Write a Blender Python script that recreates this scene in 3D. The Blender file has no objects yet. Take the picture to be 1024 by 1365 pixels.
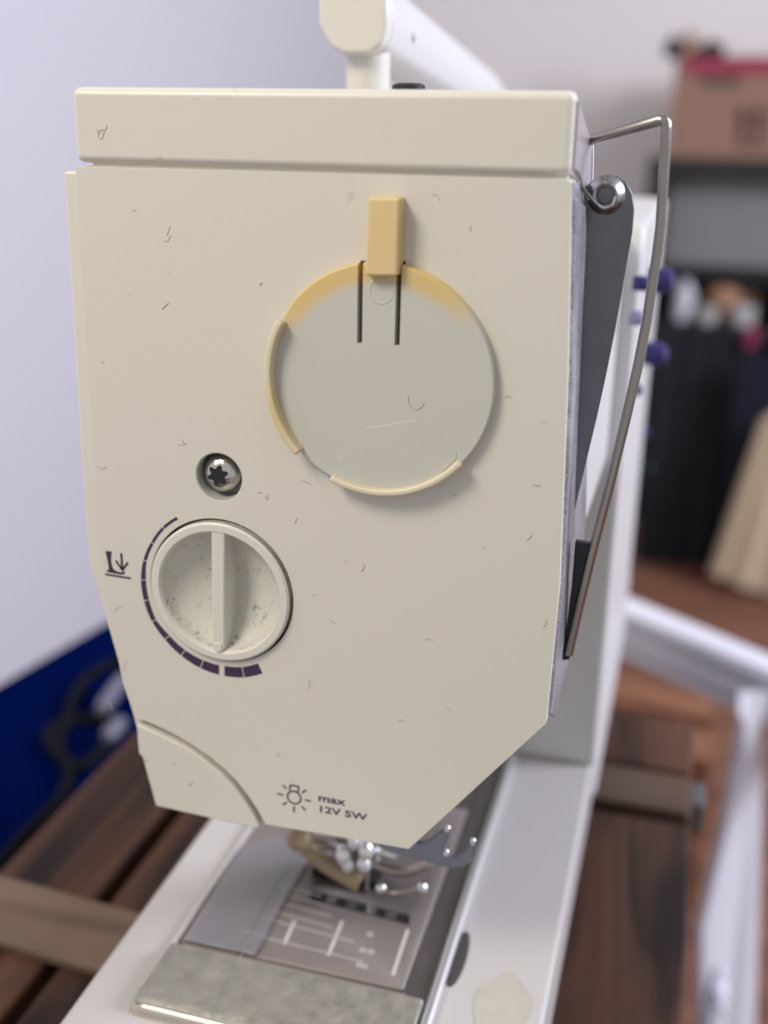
import bpy, bmesh, math, random
from mathutils import Vector, Matrix

# ------------------------------------------------------------------ camera, world, lights
SC = bpy.context.scene
COL = SC.collection
F_PX, W_PX, H_PX = 1450.0, 1024, 1365
CX, CY = 512.0, 682.5
AY = Vector((438, -502, F_PX)).normalized()                     # the machine's axes seen from the camera (x right, y down, z ahead)
_d = Vector((-72, (F_PX * F_PX - 31536) / 502.0, F_PX)).normalized()
_d = (_d - _d.dot(AY) * AY).normalized()
AZ = -_d
AX = AY.cross(AZ)
_p = 0.245 * Vector(((430 - CX) / F_PX, (600 - CY) / F_PX, 1))
CAM = -Vector((AX.dot(_p), AY.dot(_p), AZ.dot(_p)))


def world_dir(v):
    return Vector((AX.dot(v), AY.dot(v), AZ.dot(v)))


cam_data = bpy.data.cameras.new('camera')
cam = bpy.data.objects.new('camera', cam_data)
COL.objects.link(cam)
right, down, ahead = world_dir(Vector((1, 0, 0))), world_dir(Vector((0, 1, 0))), world_dir(Vector((0, 0, 1)))
m = Matrix.Identity(4)
for i in range(3):
    m[i][0], m[i][1], m[i][2], m[i][3] = right[i], -down[i], -ahead[i], CAM[i]
cam.matrix_world = m
cam_data.sensor_fit = 'VERTICAL'
cam_data.sensor_height = 36.0
cam_data.sensor_width = 27.0
cam_data.lens = F_PX * 36.0 / H_PX
cam_data.clip_start = 0.01
cam_data.dof.use_dof = True
cam_data.dof.focus_distance = 0.246
cam_data.dof.aperture_fstop = cam_data.lens / 5.6
SC.camera = cam

world = bpy.data.worlds.new('room_light')
SC.world = world
world.use_nodes = True
_bg = world.node_tree.nodes['Background']
_bg.inputs['Color'].default_value = (0.90, 0.92, 1.0, 1)
_bg.inputs['Strength'].default_value = 0.55


def area(name, loc, target, size, power, colour, size_y=None):
    l = bpy.data.lights.new(name, 'AREA')
    l.energy, l.color, l.size = power, colour, size
    if size_y:
        l.shape, l.size_y = 'RECTANGLE', size_y
    o = bpy.data.objects.new(name, l)
    COL.objects.link(o)
    o.location = loc
    o.rotation_euler = (Vector(target) - Vector(loc)).to_track_quat('-Z', 'Y').to_euler()
    return o


area('pendant_lamp', (-0.36, -0.48, 0.62), (0, 0.02, 0), 0.28, 5.8, (1.0, 0.925, 0.80))
area('window_daylight', (2.3, 0.80, 1.15), (-0.2, 0.6, -0.15), 1.1, 108.0, (0.80, 0.82, 1.0), 1.2)

SC.view_settings.view_transform = 'Standard'
SC.view_settings.look = 'None'
SC.view_settings.exposure = 0.0
SC.view_settings.gamma = 1.0
SC.view_settings.use_curve_mapping = False


# ------------------------------------------------------------------ from photograph measurements to points on known planes
def ray(u, v):
    return world_dir(Vector(((u - CX) / F_PX, (v - CY) / F_PX, 1)))


def on_y(u, v, y=0.0):
    r = ray(u, v)
    return CAM + r * ((y - CAM.y) / r.y)


def on_z(u, v, z):
    r = ray(u, v)
    return CAM + r * ((z - CAM.z) / r.z)


def on_x(u, v, x):
    r = ray(u, v)
    return CAM + r * ((x - CAM.x) / r.x)


def fxz(u, v):
    p = on_y(u, v, 0.0)
    return (p.x, p.z)


# ------------------------------------------------------------------ materials
def mat(name, rgb, rough=0.5, metal=0.0, spec=0.5, bump=0.0, bscale=400, var=0.0, vscale=60, trans=0.0, coat=0.0):
    m = bpy.data.materials.new(name)
    m.use_nodes = True
    nt = m.node_tree
    b = nt.nodes['Principled BSDF']
    b.inputs['Base Color'].default_value = (*rgb, 1)
    b.inputs['Roughness'].default_value = rough
    b.inputs['Metallic'].default_value = metal
    b.inputs['Specular IOR Level'].default_value = spec
    b.inputs['Transmission Weight'].default_value = trans
    b.inputs['Coat Weight'].default_value = coat
    tc = nt.nodes.new('ShaderNodeTexCoord')
    if var > 0:
        n = nt.nodes.new('ShaderNodeTexNoise')
        n.inputs['Scale'].default_value = vscale
        n.inputs['Detail'].default_value = 5
        nt.links.new(tc.outputs['Object'], n.inputs['Vector'])
        r = nt.nodes.new('ShaderNodeMixRGB')
        r.inputs[1].default_value = (*[c * (1 - var) for c in rgb], 1)
        r.inputs[2].default_value = (*[min(1, c * (1 + var)) for c in rgb], 1)
        nt.links.new(n.outputs['Fac'], r.inputs[0])
        nt.links.new(r.outputs[0], b.inputs['Base Color'])
    if bump > 0:
        n2 = nt.nodes.new('ShaderNodeTexNoise')
        n2.inputs['Scale'].default_value = bscale
        n2.inputs['Detail'].default_value = 3
        nt.links.new(tc.outputs['Object'], n2.inputs['Vector'])
        bp = nt.nodes.new('ShaderNodeBump')
        bp.inputs['Strength'].default_value = bump
        bp.inputs['Distance'].default_value = 0.001
        nt.links.new(n2.outputs['Fac'], bp.inputs['Height'])
        nt.links.new(bp.outputs['Normal'], b.inputs['Normal'])
    return m


def speckled(name, rgb, speck, rough=0.38, density=0.72, scale=230, amount=0.5):
    """plastic with fine dust: small dark specks of noise where a coarser noise allows them"""
    m = mat(name, rgb, rough, bump=0.05, bscale=900)
    nt = m.node_tree
    b = nt.nodes['Principled BSDF']
    tc = [n for n in nt.nodes if n.type == 'TEX_COORD'][0]
    n1 = nt.nodes.new('ShaderNodeTexNoise')
    n1.inputs['Scale'].default_value = scale
    n1.inputs['Detail'].default_value = 2
    n2 = nt.nodes.new('ShaderNodeTexNoise')
    n2.inputs['Scale'].default_value = scale * 0.18
    r1 = nt.nodes.new('ShaderNodeValToRGB')
    r1.color_ramp.elements[0].position = density
    r1.color_ramp.elements[1].position = density + 0.03
    r2 = nt.nodes.new('ShaderNodeValToRGB')
    r2.color_ramp.elements[0].position = 0.45
    r2.color_ramp.elements[1].position = 0.62
    mul = nt.nodes.new('ShaderNodeMath')
    mul.operation = 'MULTIPLY'
    mul2 = nt.nodes.new('ShaderNodeMath')
    mul2.operation = 'MULTIPLY'
    mul2.inputs[1].default_value = amount
    mix = nt.nodes.new('ShaderNodeMixRGB')
    mix.inputs[1].default_value = (*rgb, 1)
    mix.inputs[2].default_value = (*speck, 1)
    L = nt.links.new
    L(tc.outputs['Object'], n1.inputs['Vector'])
    L(tc.outputs['Object'], n2.inputs['Vector'])
    L(n1.outputs['Fac'], r1.inputs[0])
    L(n2.outputs['Fac'], r2.inputs[0])
    L(r1.outputs[0], mul.inputs[0])
    L(r2.outputs[0], mul.inputs[1])
    L(mul.outputs[0], mul2.inputs[0])
    L(mul2.outputs[0], mix.inputs[0])
    L(mix.outputs[0], b.inputs['Base Color'])
    return m


def wood(name, dark, light, rough=0.55, axis='Y', scale=14, bump=0.12):
    m = bpy.data.materials.new(name)
    m.use_nodes = True
    nt = m.node_tree
    b = nt.nodes['Principled BSDF']
    b.inputs['Roughness'].default_value = rough
    b.inputs['Specular IOR Level'].default_value = 0.25
    tc = nt.nodes.new('ShaderNodeTexCoord')
    info = nt.nodes.new('ShaderNodeObjectInfo')
    mp = nt.nodes.new('ShaderNodeMapping')
    s = {'X': (0.12, 1, 1), 'Y': (1, 0.12, 1), 'Z': (1, 1, 0.12)}[axis]
    mp.inputs['Scale'].default_value = s
    add = nt.nodes.new('ShaderNodeVectorMath')
    mulr = nt.nodes.new('ShaderNodeMath')
    mulr.operation = 'MULTIPLY'
    mulr.inputs[1].default_value = 9.0
    n = nt.nodes.new('ShaderNodeTexNoise')
    n.inputs['Scale'].default_value = scale * 4
    n.inputs['Detail'].default_value = 6
    n.inputs['Distortion'].default_value = 1.2
    r = nt.nodes.new('ShaderNodeValToRGB')
    r.color_ramp.elements[0].position = 0.32
    r.color_ramp.elements[0].color = (*dark, 1)
    r.color_ramp.elements[1].position = 0.68
    r.color_ramp.elements[1].color = (*light, 1)
    bp = nt.nodes.new('ShaderNodeBump')
    bp.inputs['Strength'].default_value = bump
    bp.inputs['Distance'].default_value = 0.002
    L = nt.links.new
    L(tc.outputs['Object'], mp.inputs['Vector'])
    L(info.outputs['Random'], mulr.inputs[0])
    L(mp.outputs['Vector'], add.inputs[0])
    L(mulr.outputs[0], add.inputs[1])
    L(add.outputs[0], n.inputs['Vector'])
    L(n.outputs['Fac'], r.inputs[0])
    L(r.outputs[0], b.inputs['Base Color'])
    L(n.outputs['Fac'], bp.inputs['Height'])
    L(bp.outputs['Normal'], b.inputs['Normal'])
    return m


CREAM = (0.64, 0.605, 0.515)
M = {
    'cream': speckled('cream_plastic', CREAM, (0.20, 0.17, 0.13)),
    'cream_plain': mat('cream_plastic_plain', (0.66, 0.625, 0.54), 0.36, bump=0.04, bscale=900),
    'bowl': speckled('dusty_cream_plastic', (0.58, 0.56, 0.48), (0.15, 0.14, 0.12), 0.5, 0.57, 900, 0.6),
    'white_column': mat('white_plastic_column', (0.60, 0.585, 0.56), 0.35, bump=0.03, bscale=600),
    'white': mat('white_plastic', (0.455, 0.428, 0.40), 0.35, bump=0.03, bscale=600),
    'white_hard': mat('white_paint', (0.76, 0.74, 0.77), 0.4),
    'lid_side': mat('shaded_lid_plastic', (0.36, 0.325, 0.335), 0.3, bump=0.1, bscale=200),  # mauve grey: the lid side's weaker light put into its colour
    'lilac': mat('pale_lilac_button', (0.30, 0.28, 0.42), 0.4),
    'recess': mat('grey_recess', (0.46, 0.455, 0.42), 0.4),
    'lever': mat('dark_steel', (0.19, 0.19, 0.195), 0.40, 0.9, bump=0.15, bscale=200, var=0.3, vscale=70),
    'tab': mat('yellowed_plastic', (0.68, 0.51, 0.24), 0.5, var=0.08, vscale=90, bump=0.05, bscale=700),
    'ink': mat('purple_print', (0.045, 0.022, 0.055), 0.5),
    'black': mat('black_plastic', (0.012, 0.011, 0.011), 0.45),
    'rail': mat('satin_chrome', (0.80, 0.79, 0.79), 0.32, 0.9),
    'notch_shade': mat('painted_notch_shade', (0.045, 0.038, 0.034), 0.6),
    'scrap': mat('beige_scrap', (0.40, 0.375, 0.31), 0.7, var=0.2, vscale=120),
    'bush': mat('worn_steel', (0.42, 0.42, 0.42), 0.3, 1.0, var=0.3, vscale=400),
    'void': mat('black_opening', (0.006, 0.005, 0.005), 0.9),
    'steel': mat('dull_steel', (0.30, 0.30, 0.31), 0.34, 1.0, bump=0.10, bscale=260, var=0.25, vscale=110),
    'chrome': mat('chrome', (0.72, 0.71, 0.70), 0.2, 1.0),
    'wire': mat('steel_wire', (0.37, 0.33, 0.29), 0.24, 1.0),
    'screw': mat('zinc_screw', (0.62, 0.60, 0.52), 0.24, 1.0, bump=0.25, bscale=700, var=0.3, vscale=300),
    'blued': mat('blued_steel', (0.20, 0.22, 0.26), 0.38, 1.0),
    'bed': mat('brushed_bed_plate', (0.25, 0.215, 0.195), 0.5, 0.45, bump=0.12, bscale=500, var=0.15, vscale=80),
    'dark_bed': mat('dark_slide_plate', (0.23, 0.215, 0.20), 0.30, 0.8, var=0.15, vscale=60),
    'tape': mat('worn_metal_tape', (0.265, 0.25, 0.205), 0.5, 0.3, bump=0.8, bscale=320, var=0.45, vscale=190),
    'brass': mat('polished_edge', (0.70, 0.62, 0.50), 0.2, 1.0),
    'line': mat('etched_line', (0.50, 0.465, 0.43), 0.5),
    'amber': mat('amber_plastic', (0.34, 0.25, 0.14), 0.35, coat=0.3),
    'purple': mat('purple_button', (0.030, 0.022, 0.13), 0.3),
    'green': mat('green_mark', (0.03, 0.22, 0.13), 0.5),
    'pink': mat('pink_mark', (0.62, 0.40, 0.45), 0.5),
    'wall': mat('white_wall_paint', (0.82, 0.765, 0.71), 0.9, bump=0.05, bscale=40),
    'wall_cool': mat('daylight_tinted_wall', (0.605, 0.59, 0.62), 0.9, bump=0.05, bscale=40),  # white wall, with the bluish window light mixed into its colour
    'wood': wood('dark_stained_wood', (0.013, 0.0065, 0.005), (0.115, 0.050, 0.026), 0.6, 'Y', 12),
    'wood_cross': wood('brown_stained_wood', (0.075, 0.045, 0.030), (0.135, 0.085, 0.058), 0.6, 'X', 12),
    'lath': wood('pale_brown_lath', (0.115, 0.078, 0.050), (0.185, 0.128, 0.085), 0.65, 'X', 14),
    'floor': wood('reddish_floor_board', (0.12, 0.052, 0.030), (0.23, 0.105, 0.062), 0.5, 'X', 3),
    'blue': mat('blue_plastic', (0.0009, 0.0045, 0.044), 0.9, spec=0.0, var=0.2, vscale=8),
    'cable': mat('black_cable', (0.005, 0.006, 0.007), 0.8, spec=0.1),
    'grey': mat('pale_grey_plastic', (0.13, 0.13, 0.16), 0.4),
    'card': mat('cardboard', (0.29, 0.165, 0.11), 0.85, var=0.08, vscale=20),
    'card_light': mat('cardboard_flap', (0.42, 0.26, 0.18), 0.85),
    'magenta': mat('magenta_tape', (0.30, 0.018, 0.055), 0.45),
    'print': mat('brown_print', (0.040, 0.020, 0.014), 0.8),
    'shelf': mat('black_shelf', (0.008, 0.008, 0.009), 0.5),
    'panel': mat('grey_panel', (0.22, 0.215, 0.20), 0.8),
    'cloth_black': mat('black_cloth', (0.008, 0.0085, 0.011), 0.95),
    'cloth_navy': mat('navy_cloth', (0.007, 0.008, 0.020), 0.95),
    'cloth_beige': mat('beige_cloth', (0.50, 0.40, 0.26), 0.9, var=0.08, vscale=15),
    'cloth_red': mat('maroon_cloth', (0.12, 0.028, 0.022), 0.9),
    'peach': mat('peach_toy', (0.42, 0.22, 0.13), 0.7),
    'toybrown': mat('brown_toy', (0.12, 0.075, 0.045), 0.8),
    'pale': mat('pale_pot', (0.50, 0.49, 0.46), 0.5),
    'ribbon': mat('magenta_ribbon', (0.30, 0.02, 0.085), 0.7),
}


def disc_material():
    """grey-cream plastic that has yellowed in a band along the upper rim"""
    c = fxz(509, 506)
    m = mat('part_yellowed_plastic', (0.53, 0.515, 0.445), 0.42, bump=0.03, bscale=800)
    nt = m.node_tree
    b = nt.nodes['Principled BSDF']
    L = nt.links.new
    tc = [n for n in nt.nodes if n.type == 'TEX_COORD'][0]
    sep = nt.nodes.new('ShaderNodeSeparateXYZ')
    L(tc.outputs['Object'], sep.inputs[0])

    def math_(op, a, bb):
        n = nt.nodes.new('ShaderNodeMath')
        n.operation = op
        for i, x in enumerate((a, bb)):
            if isinstance(x, (int, float)):
                n.inputs[i].default_value = x
            else:
                L(x, n.inputs[i])
        return n.outputs[0]

    dx = math_('SUBTRACT', sep.outputs['X'], c[0])
    dz = math_('SUBTRACT', sep.outputs['Z'], c[1])
    rr = math_('SQRT', math_('ADD', math_('MULTIPLY', dx, dx), math_('MULTIPLY', dz, dz)), 0)
    rim = nt.nodes.new('ShaderNodeMapRange')
    rim.inputs[1].default_value, rim.inputs[2].default_value = 0.0195, 0.0228
    rim.interpolation_type = 'SMOOTHSTEP'
    L(rr, rim.inputs[0])
    up = nt.nodes.new('ShaderNodeMapRange')          # strongest at upper left, fading to the right and downwards
    up.inputs[1].default_value, up.inputs[2].default_value = 0.008, 0.019
    up.interpolation_type = 'SMOOTHSTEP'
    L(math_('SUBTRACT', dz, math_('MULTIPLY', dx, 0.15)), up.inputs[0])
    fac = math_('MULTIPLY', rim.outputs[0], up.outputs[0])
    mix = nt.nodes.new('ShaderNodeMixRGB')
    mix.inputs[1].default_value = (0.53, 0.515, 0.445, 1)
    mix.inputs[2].default_value = (0.64, 0.47, 0.19, 1)
    L(fac, mix.inputs[0])
    L(mix.outputs[0], b.inputs['Base Color'])
    return m


M['disc'] = disc_material()


def lip_material(name, seed, yellow):
    m = mat(name, (0.66, 0.60, 0.45), 0.45)
    nt = m.node_tree
    b = nt.nodes['Principled BSDF']
    L = nt.links.new
    tc = [n for n in nt.nodes if n.type == 'TEX_COORD'][0]
    n = nt.nodes.new('ShaderNodeTexNoise')
    n.inputs['Scale'].default_value = 70
    mp = nt.nodes.new('ShaderNodeMapping')
    mp.inputs['Location'].default_value = (seed, 0, 0)
    r = nt.nodes.new('ShaderNodeValToRGB')
    r.color_ramp.elements[0].position = 0.3
    r.color_ramp.elements[0].color = (*yellow, 1)
    r.color_ramp.elements[1].position = 0.75
    r.color_ramp.elements[1].color = (0.68, 0.62, 0.46, 1)
    L(tc.outputs['Object'], mp.inputs['Vector'])
    L(mp.outputs[0], n.inputs['Vector'])
    L(n.outputs['Fac'], r.inputs[0])
    L(r.outputs[0], b.inputs['Base Color'])
    return m


M['lip'] = lip_material('yellowed_lip', 0, (0.62, 0.47, 0.20))
M['lip_pale'] = lip_material('pale_lip', 3, (0.64, 0.55, 0.36))


def fuzzy_metal():
    """bare aluminium side with pale scratches and lint"""
    m = mat('scratched_aluminium', (0.40, 0.39, 0.42), 0.38, 0.7)
    nt = m.node_tree
    b = nt.nodes['Principled BSDF']
    L = nt.links.new
    tc = [n for n in nt.nodes if n.type == 'TEX_COORD'][0]
    n = nt.nodes.new('ShaderNodeTexNoise')
    n.inputs['Scale'].default_value = 1000
    n.inputs['Detail'].default_value = 4
    n.inputs['Distortion'].default_value = 1.5
    n2 = nt.nodes.new('ShaderNodeTexNoise')
    n2.inputs['Scale'].default_value = 60
    r = nt.nodes.new('ShaderNodeValToRGB')
    r.color_ramp.elements[0].position = 0.45
    r.color_ramp.elements[0].color = (0.26, 0.255, 0.28, 1)
    r.color_ramp.elements[1].position = 0.72
    r.color_ramp.elements[1].color = (0.62, 0.62, 0.66, 1)
    ad = nt.nodes.new('ShaderNodeMath')
    ad.operation = 'MULTIPLY_ADD'
    ad.inputs[1].default_value = 0.5
    L(tc.outputs['Object'], n.inputs['Vector'])
    L(tc.outputs['Object'], n2.inputs['Vector'])
    L(n2.outputs['Fac'], ad.inputs[0])
    mu = nt.nodes.new('ShaderNodeMath')
    mu.operation = 'MULTIPLY'
    mu.inputs[1].default_value = 0.62
    L(n.outputs['Fac'], mu.inputs[0])
    L(mu.outputs[0], ad.inputs[2])
    L(ad.outputs[0], r.inputs[0])
    L(r.outputs[0], b.inputs['Base Color'])
    return m


M['alu'] = fuzzy_metal()
M['clear'] = mat('clear_plastic', (0.86, 0.85, 0.87), 0.08, 0, trans=0.92)
M['bag'] = mat('clear_bag', (0.84, 0.85, 0.93), 0.25, 0, trans=0.0)


# ------------------------------------------------------------------ mesh helpers
def obj(name, bm, material, parent=None, bevel=0.0, seg=3, smooth=40):
    me = bpy.data.meshes.new(name)
    bmesh.ops.recalc_face_normals(bm, faces=bm.faces)
    bm.to_mesh(me)
    bm.free()
    me.materials.append(material)
    for p in me.polygons:
        p.use_smooth = True
    me.set_sharp_from_angle(angle=math.radians(smooth))
    o = bpy.data.objects.new(name, me)
    COL.objects.link(o)
    if parent:
        o.parent = parent
        if parent.type == 'EMPTY':
            o.matrix_parent_inverse = Matrix.Translation(-parent.location)
    if bevel > 0:
        b = o.modifiers.new('bevel', 'BEVEL')
        b.width, b.segments, b.limit_method, b.angle_limit = bevel, seg, 'ANGLE', math.radians(35)
        b.harden_normals = True
    return o


def tag(o, label=None, cat=None, group=None, kind=None):
    for k, v in (('label', label), ('category', cat), ('group', group), ('kind', kind)):
        if v:
            o[k] = v
    return o


def empty(name, loc, label, cat, group=None):
    o = bpy.data.objects.new(name, None)
    COL.objects.link(o)
    o.location = loc
    o.empty_display_size = 0.02
    return tag(o, label, cat, group)


def prism(pts, a, b, axis='Y', bm=None):
    """closed outline of 2-D points pushed along an axis: Y takes (x,z), X takes (y,z), Z takes (x,y)"""
    bm = bm or bmesh.new()

    def mk(p, t):
        return {'Y': (p[0], t, p[1]), 'X': (t, p[0], p[1]), 'Z': (p[0], p[1], t)}[axis]

    lo = [bm.verts.new(mk(p, a)) for p in pts]
    hi = [bm.verts.new(mk(p, b)) for p in pts]
    n = len(pts)
    bm.faces.new(lo)
    bm.faces.new(hi[::-1])
    for i in range(n):
        bm.faces.new((lo[i], lo[(i + 1) % n], hi[(i + 1) % n], hi[i]))
    return bm


def box(x0, x1, y0, y1, z0, z1, bm=None):
    return prism([(x0, y0), (x1, y0), (x1, y1), (x0, y1)], z0, z1, 'Z', bm)


def obox(origin, ax, ay, az, bm=None):
    """box from a corner and three edge vectors"""
    bm = bm or bmesh.new()
    o = Vector(origin)
    v = [bm.verts.new(o + ax * i + ay * j + az * k) for k in (0, 1) for j in (0, 1) for i in (0, 1)]
    for f in ((0, 1, 3, 2), (4, 6, 7, 5), (0, 4, 5, 1), (2, 3, 7, 6), (0, 2, 6, 4), (1, 5, 7, 3)):
        bm.faces.new([v[i] for i in f])
    return bm


def lathe(profile, centre, axis, n=64, bm=None):
    """profile of (radius, along-axis) pairs turned about an axis through centre; ends closed when radius is 0"""
    bm = bm or bmesh.new()
    a = Vector(axis).normalized()
    u = a.orthogonal().normalized()
    w = a.cross(u)
    c = Vector(centre)
    rings = []
    for r, t in profile:
        if r < 1e-9:
            rings.append([bm.verts.new(c + a * t)])
        else:
            rings.append([bm.verts.new(c + a * t + (u * math.cos(2 * math.pi * i / n) + w * math.sin(2 * math.pi * i / n)) * r) for i in range(n)])
    for p, q in zip(rings, rings[1:]):
        for i in range(n):
            j = (i + 1) % n
            if len(p) == 1 and len(q) == 1:
                break
            if len(p) == 1:
                bm.faces.new((p[0], q[i], q[j]))
            elif len(q) == 1:
                bm.faces.new((p[i], p[j], q[0]))
            else:
                bm.faces.new((p[i], p[j], q[j], q[i]))
    return bm


def smooth_path(pts, n=8):
    """Catmull-Rom through the points"""
    pts = [Vector(p) for p in pts]
    out = []
    for i in range(len(pts) - 1):
        p0, p1, p2, p3 = pts[max(i - 1, 0)], pts[i], pts[i + 1], pts[min(i + 2, len(pts) - 1)]
        for k in range(n):
            t = k / n
            out.append(0.5 * ((2 * p1) + (p2 - p0) * t + (2 * p0 - 5 * p1 + 4 * p2 - p3) * t * t + (3 * p1 - p0 - 3 * p2 + p3) * t ** 3))
    out.append(pts[-1])
    return out


def tube(path, r, n=10, bm=None, flat=1.0):
    bm = bm or bmesh.new()
    path = [Vector(p) for p in path]
    up = None
    rings = []
    for i, p in enumerate(path):
        t = (path[min(i + 1, len(path) - 1)] - path[max(i - 1, 0)]).normalized()
        if up is None:
            up = t.orthogonal().normalized()
        up = (up - up.dot(t) * t).normalized()
        w = t.cross(up)
        rr = r[i] if isinstance(r, (list, tuple)) else r
        rings.append([bm.verts.new(p + (up * math.cos(2 * math.pi * k / n) + w * math.sin(2 * math.pi * k / n) * flat) * rr) for k in range(n)])
    for a, b in zip(rings, rings[1:]):
        for k in range(n):
            bm.faces.new((a[k], a[(k + 1) % n], b[(k + 1) % n], b[k]))
    bm.faces.new(rings[0][::-1])
    bm.faces.new(rings[-1])
    return bm


def ball(c, r, bm=None, sx=1, sy=1, sz=1, u=16, v=10):
    bm = bm or bmesh.new()
    bmesh.ops.create_uvsphere(bm, u_segments=u, v_segments=v, radius=r, matrix=Matrix.Translation(Vector(c)) @ Matrix.Diagonal((sx, sy, sz, 1)))
    return bm


def arc(c, r, a0, a1, n):
    return [(c[0] + r * math.cos(a0 + (a1 - a0) * i / n), c[1] + r * math.sin(a0 + (a1 - a0) * i / n)) for i in range(n + 1)]


def stroke(p, q, w, y0, y1, bm=None):
    """flat bar between two (x,z) points on the face"""
    d = Vector((q[0] - p[0], q[1] - p[1])).normalized()
    n = Vector((-d.y, d.x)) * w / 2
    return prism([(p[0] + n.x, p[1] + n.y), (q[0] + n.x, q[1] + n.y), (q[0] - n.x, q[1] - n.y), (p[0] - n.x, p[1] - n.y)], y0, y1, 'Y', bm)


def cut(o, cutters):
    """subtract meshes from an object and keep the result as its mesh"""
    tmp = []
    for i, bm in enumerate(cutters):
        me = bpy.data.meshes.new('cut')
        bmesh.ops.recalc_face_normals(bm, faces=bm.faces)
        bm.to_mesh(me)
        bm.free()
        c = bpy.data.objects.new('cut', me)
        COL.objects.link(c)
        tmp.append(c)
        md = o.modifiers.new('cut%d' % i, 'BOOLEAN')
        md.operation, md.object, md.solver = 'DIFFERENCE', c, 'EXACT'
    bpy.context.view_layer.update()
    dg = bpy.context.evaluated_depsgraph_get()
    me = bpy.data.meshes.new_from_object(o.evaluated_get(dg))
    old = o.data
    o.modifiers.clear()
    o.data = me
    for p in me.polygons:
        p.use_smooth = True
    me.set_sharp_from_angle(angle=math.radians(40))
    bpy.data.meshes.remove(old)
    for c in tmp:
        me = c.data
        bpy.data.objects.remove(c)
        bpy.data.meshes.remove(me)
    return o


def add_bevel(o, w, seg=3):
    b = o.modifiers.new('bevel', 'BEVEL')
    b.width, b.segments, b.limit_method, b.angle_limit = w, seg, 'ANGLE', math.radians(35)
    b.harden_normals = True


def lettering(name, text, corner, x_end, height, y, material, parent, bold=0.0):
    """text on the face: baseline start (x,z), where it ends in x, capital height"""
    cu = bpy.data.curves.new(name, 'FONT')
    cu.body = text
    cu.extrude = 0.01
    cu.offset = bold
    t = bpy.data.objects.new(name, cu)
    COL.objects.link(t)
    bpy.context.view_layer.update()
    me = bpy.data.meshes.new_from_object(t.evaluated_get(bpy.context.evaluated_depsgraph_get()))
    bpy.data.objects.remove(t)
    xs = [v.co.x for v in me.vertices]
    ys = [v.co.y for v in me.vertices]
    sx = (x_end - corner[0]) / (max(xs) - min(xs))
    sz = height / (max(ys) - min(ys))
    for v in me.vertices:
        v.co = Vector((corner[0] + (v.co.x - min(xs)) * sx, y - (0.00004 if v.co.z > 0 else -0.00002), corner[1] + (v.co.y - min(ys)) * sz))
    me.materials.append(material)
    o = bpy.data.objects.new(name, me)
    COL.objects.link(o)
    o.parent = parent
    return o


# ------------------------------------------------------------------ the room
Z_FLOOR, Z_TABLE, Z_BED = -0.95, -0.20, -0.15
X_WALL, Y_WALL = -0.95, 3.20
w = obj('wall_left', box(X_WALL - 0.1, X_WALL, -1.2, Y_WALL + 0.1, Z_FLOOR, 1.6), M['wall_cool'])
tag(w, kind='structure')
w = obj('wall_back', box(X_WALL, 2.4, Y_WALL, Y_WALL + 0.1, Z_FLOOR, 1.6), M['wall'])
tag(w, kind='structure')
fl = obj('floor', box(X_WALL, 2.4, -1.2, Y_WALL, Z_FLOOR - 0.06, Z_FLOOR - 0.015), M['void'])
tag(fl, kind='structure')
random.seed(4)
y = 0.2
while y < Y_WALL - 0.02:
    x = X_WALL - random.random() * 0.7
    while x < 1.9:
        x1 = x + 0.9
        a, b = max(x, X_WALL), min(x1, 2.4)
        if b - a > 0.05:
            obj('floor_board', box(a + 0.002, b - 0.002, y + 0.002, min(y + 0.118, Y_WALL), Z_FLOOR - 0.015, Z_FLOOR + random.random() * 0.001), M['floor'], fl)
        x = x1
    y += 0.12
for a, b in ((-1.2, 0.2),):
    obj('floor_board', box(X_WALL, 2.4, a, b, Z_FLOOR - 0.015, Z_FLOOR), M['floor'], fl)

# ------------------------------------------------------------------ the slatted table
tb = empty('wooden_table', (-0.03, 0.0, Z_FLOOR), 'dark brown slatted wooden table under the sewing machine', 'table')
T = 0.018
for x0, x1 in ((-0.1545, -0.1105), (-0.1055, -0.061), (-0.056, -0.0115), (-0.0065, 0.038), (0.043, 0.0985)):
    obj('slat', box(x0, x1, -0.36, 0.178, Z_TABLE - T, Z_TABLE), M['wood'], tb, 0.002, 2)
tag(obj('end_board', box(-0.1545, 0.0985, 0.187, 0.216, Z_TABLE - T, Z_TABLE), M['wood_cross'], tb, 0.002, 2), 'lighter brown end board')
obj('end_board', box(-0.1545, 0.0985, 0.220, 0.268, Z_TABLE - T, Z_TABLE - 0.001), M['wood'], tb, 0.002, 2)
for x0 in (-0.15, 0.06):
    obj('apron', box(x0, x0 + 0.02, -0.34, 0.255, Z_TABLE - T - 0.04, Z_TABLE - T), M['wood'], tb)
for yy in (-0.34, 0.225):
    for x0 in (-0.15, 0.05):
        obj('leg', box(x0, x0 + 0.03, yy, yy + 0.03, Z_FLOOR, Z_TABLE - T), M['wood'], tb)
_b = on_z(924, 1062, Z_TABLE - 0.006)
tag(obj('bracket', box(0.0985, 0.1045, _b.y - 0.012, _b.y + 0.006, Z_TABLE - 0.016, Z_TABLE - 0.002), M['lever'], tb, 0.001), 'small grey metal bracket')
a0, a1 = on_z(0, 1157, Z_TABLE + 0.004), on_z(0, 1240, Z_TABLE + 0.004)
lath = obj('lath', prism([(-0.27, a0.y + 0.004), (-0.066, a0.y - 0.008), (-0.066, a1.y - 0.008), (-0.27, a1.y + 0.003)], Z_TABLE, Z_TABLE + 0.004, 'Z'), M['lath'], None, 0.001, 2)
tag(lath, 'pale brown flat wooden lath lying across the table slats', 'lath')

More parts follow.
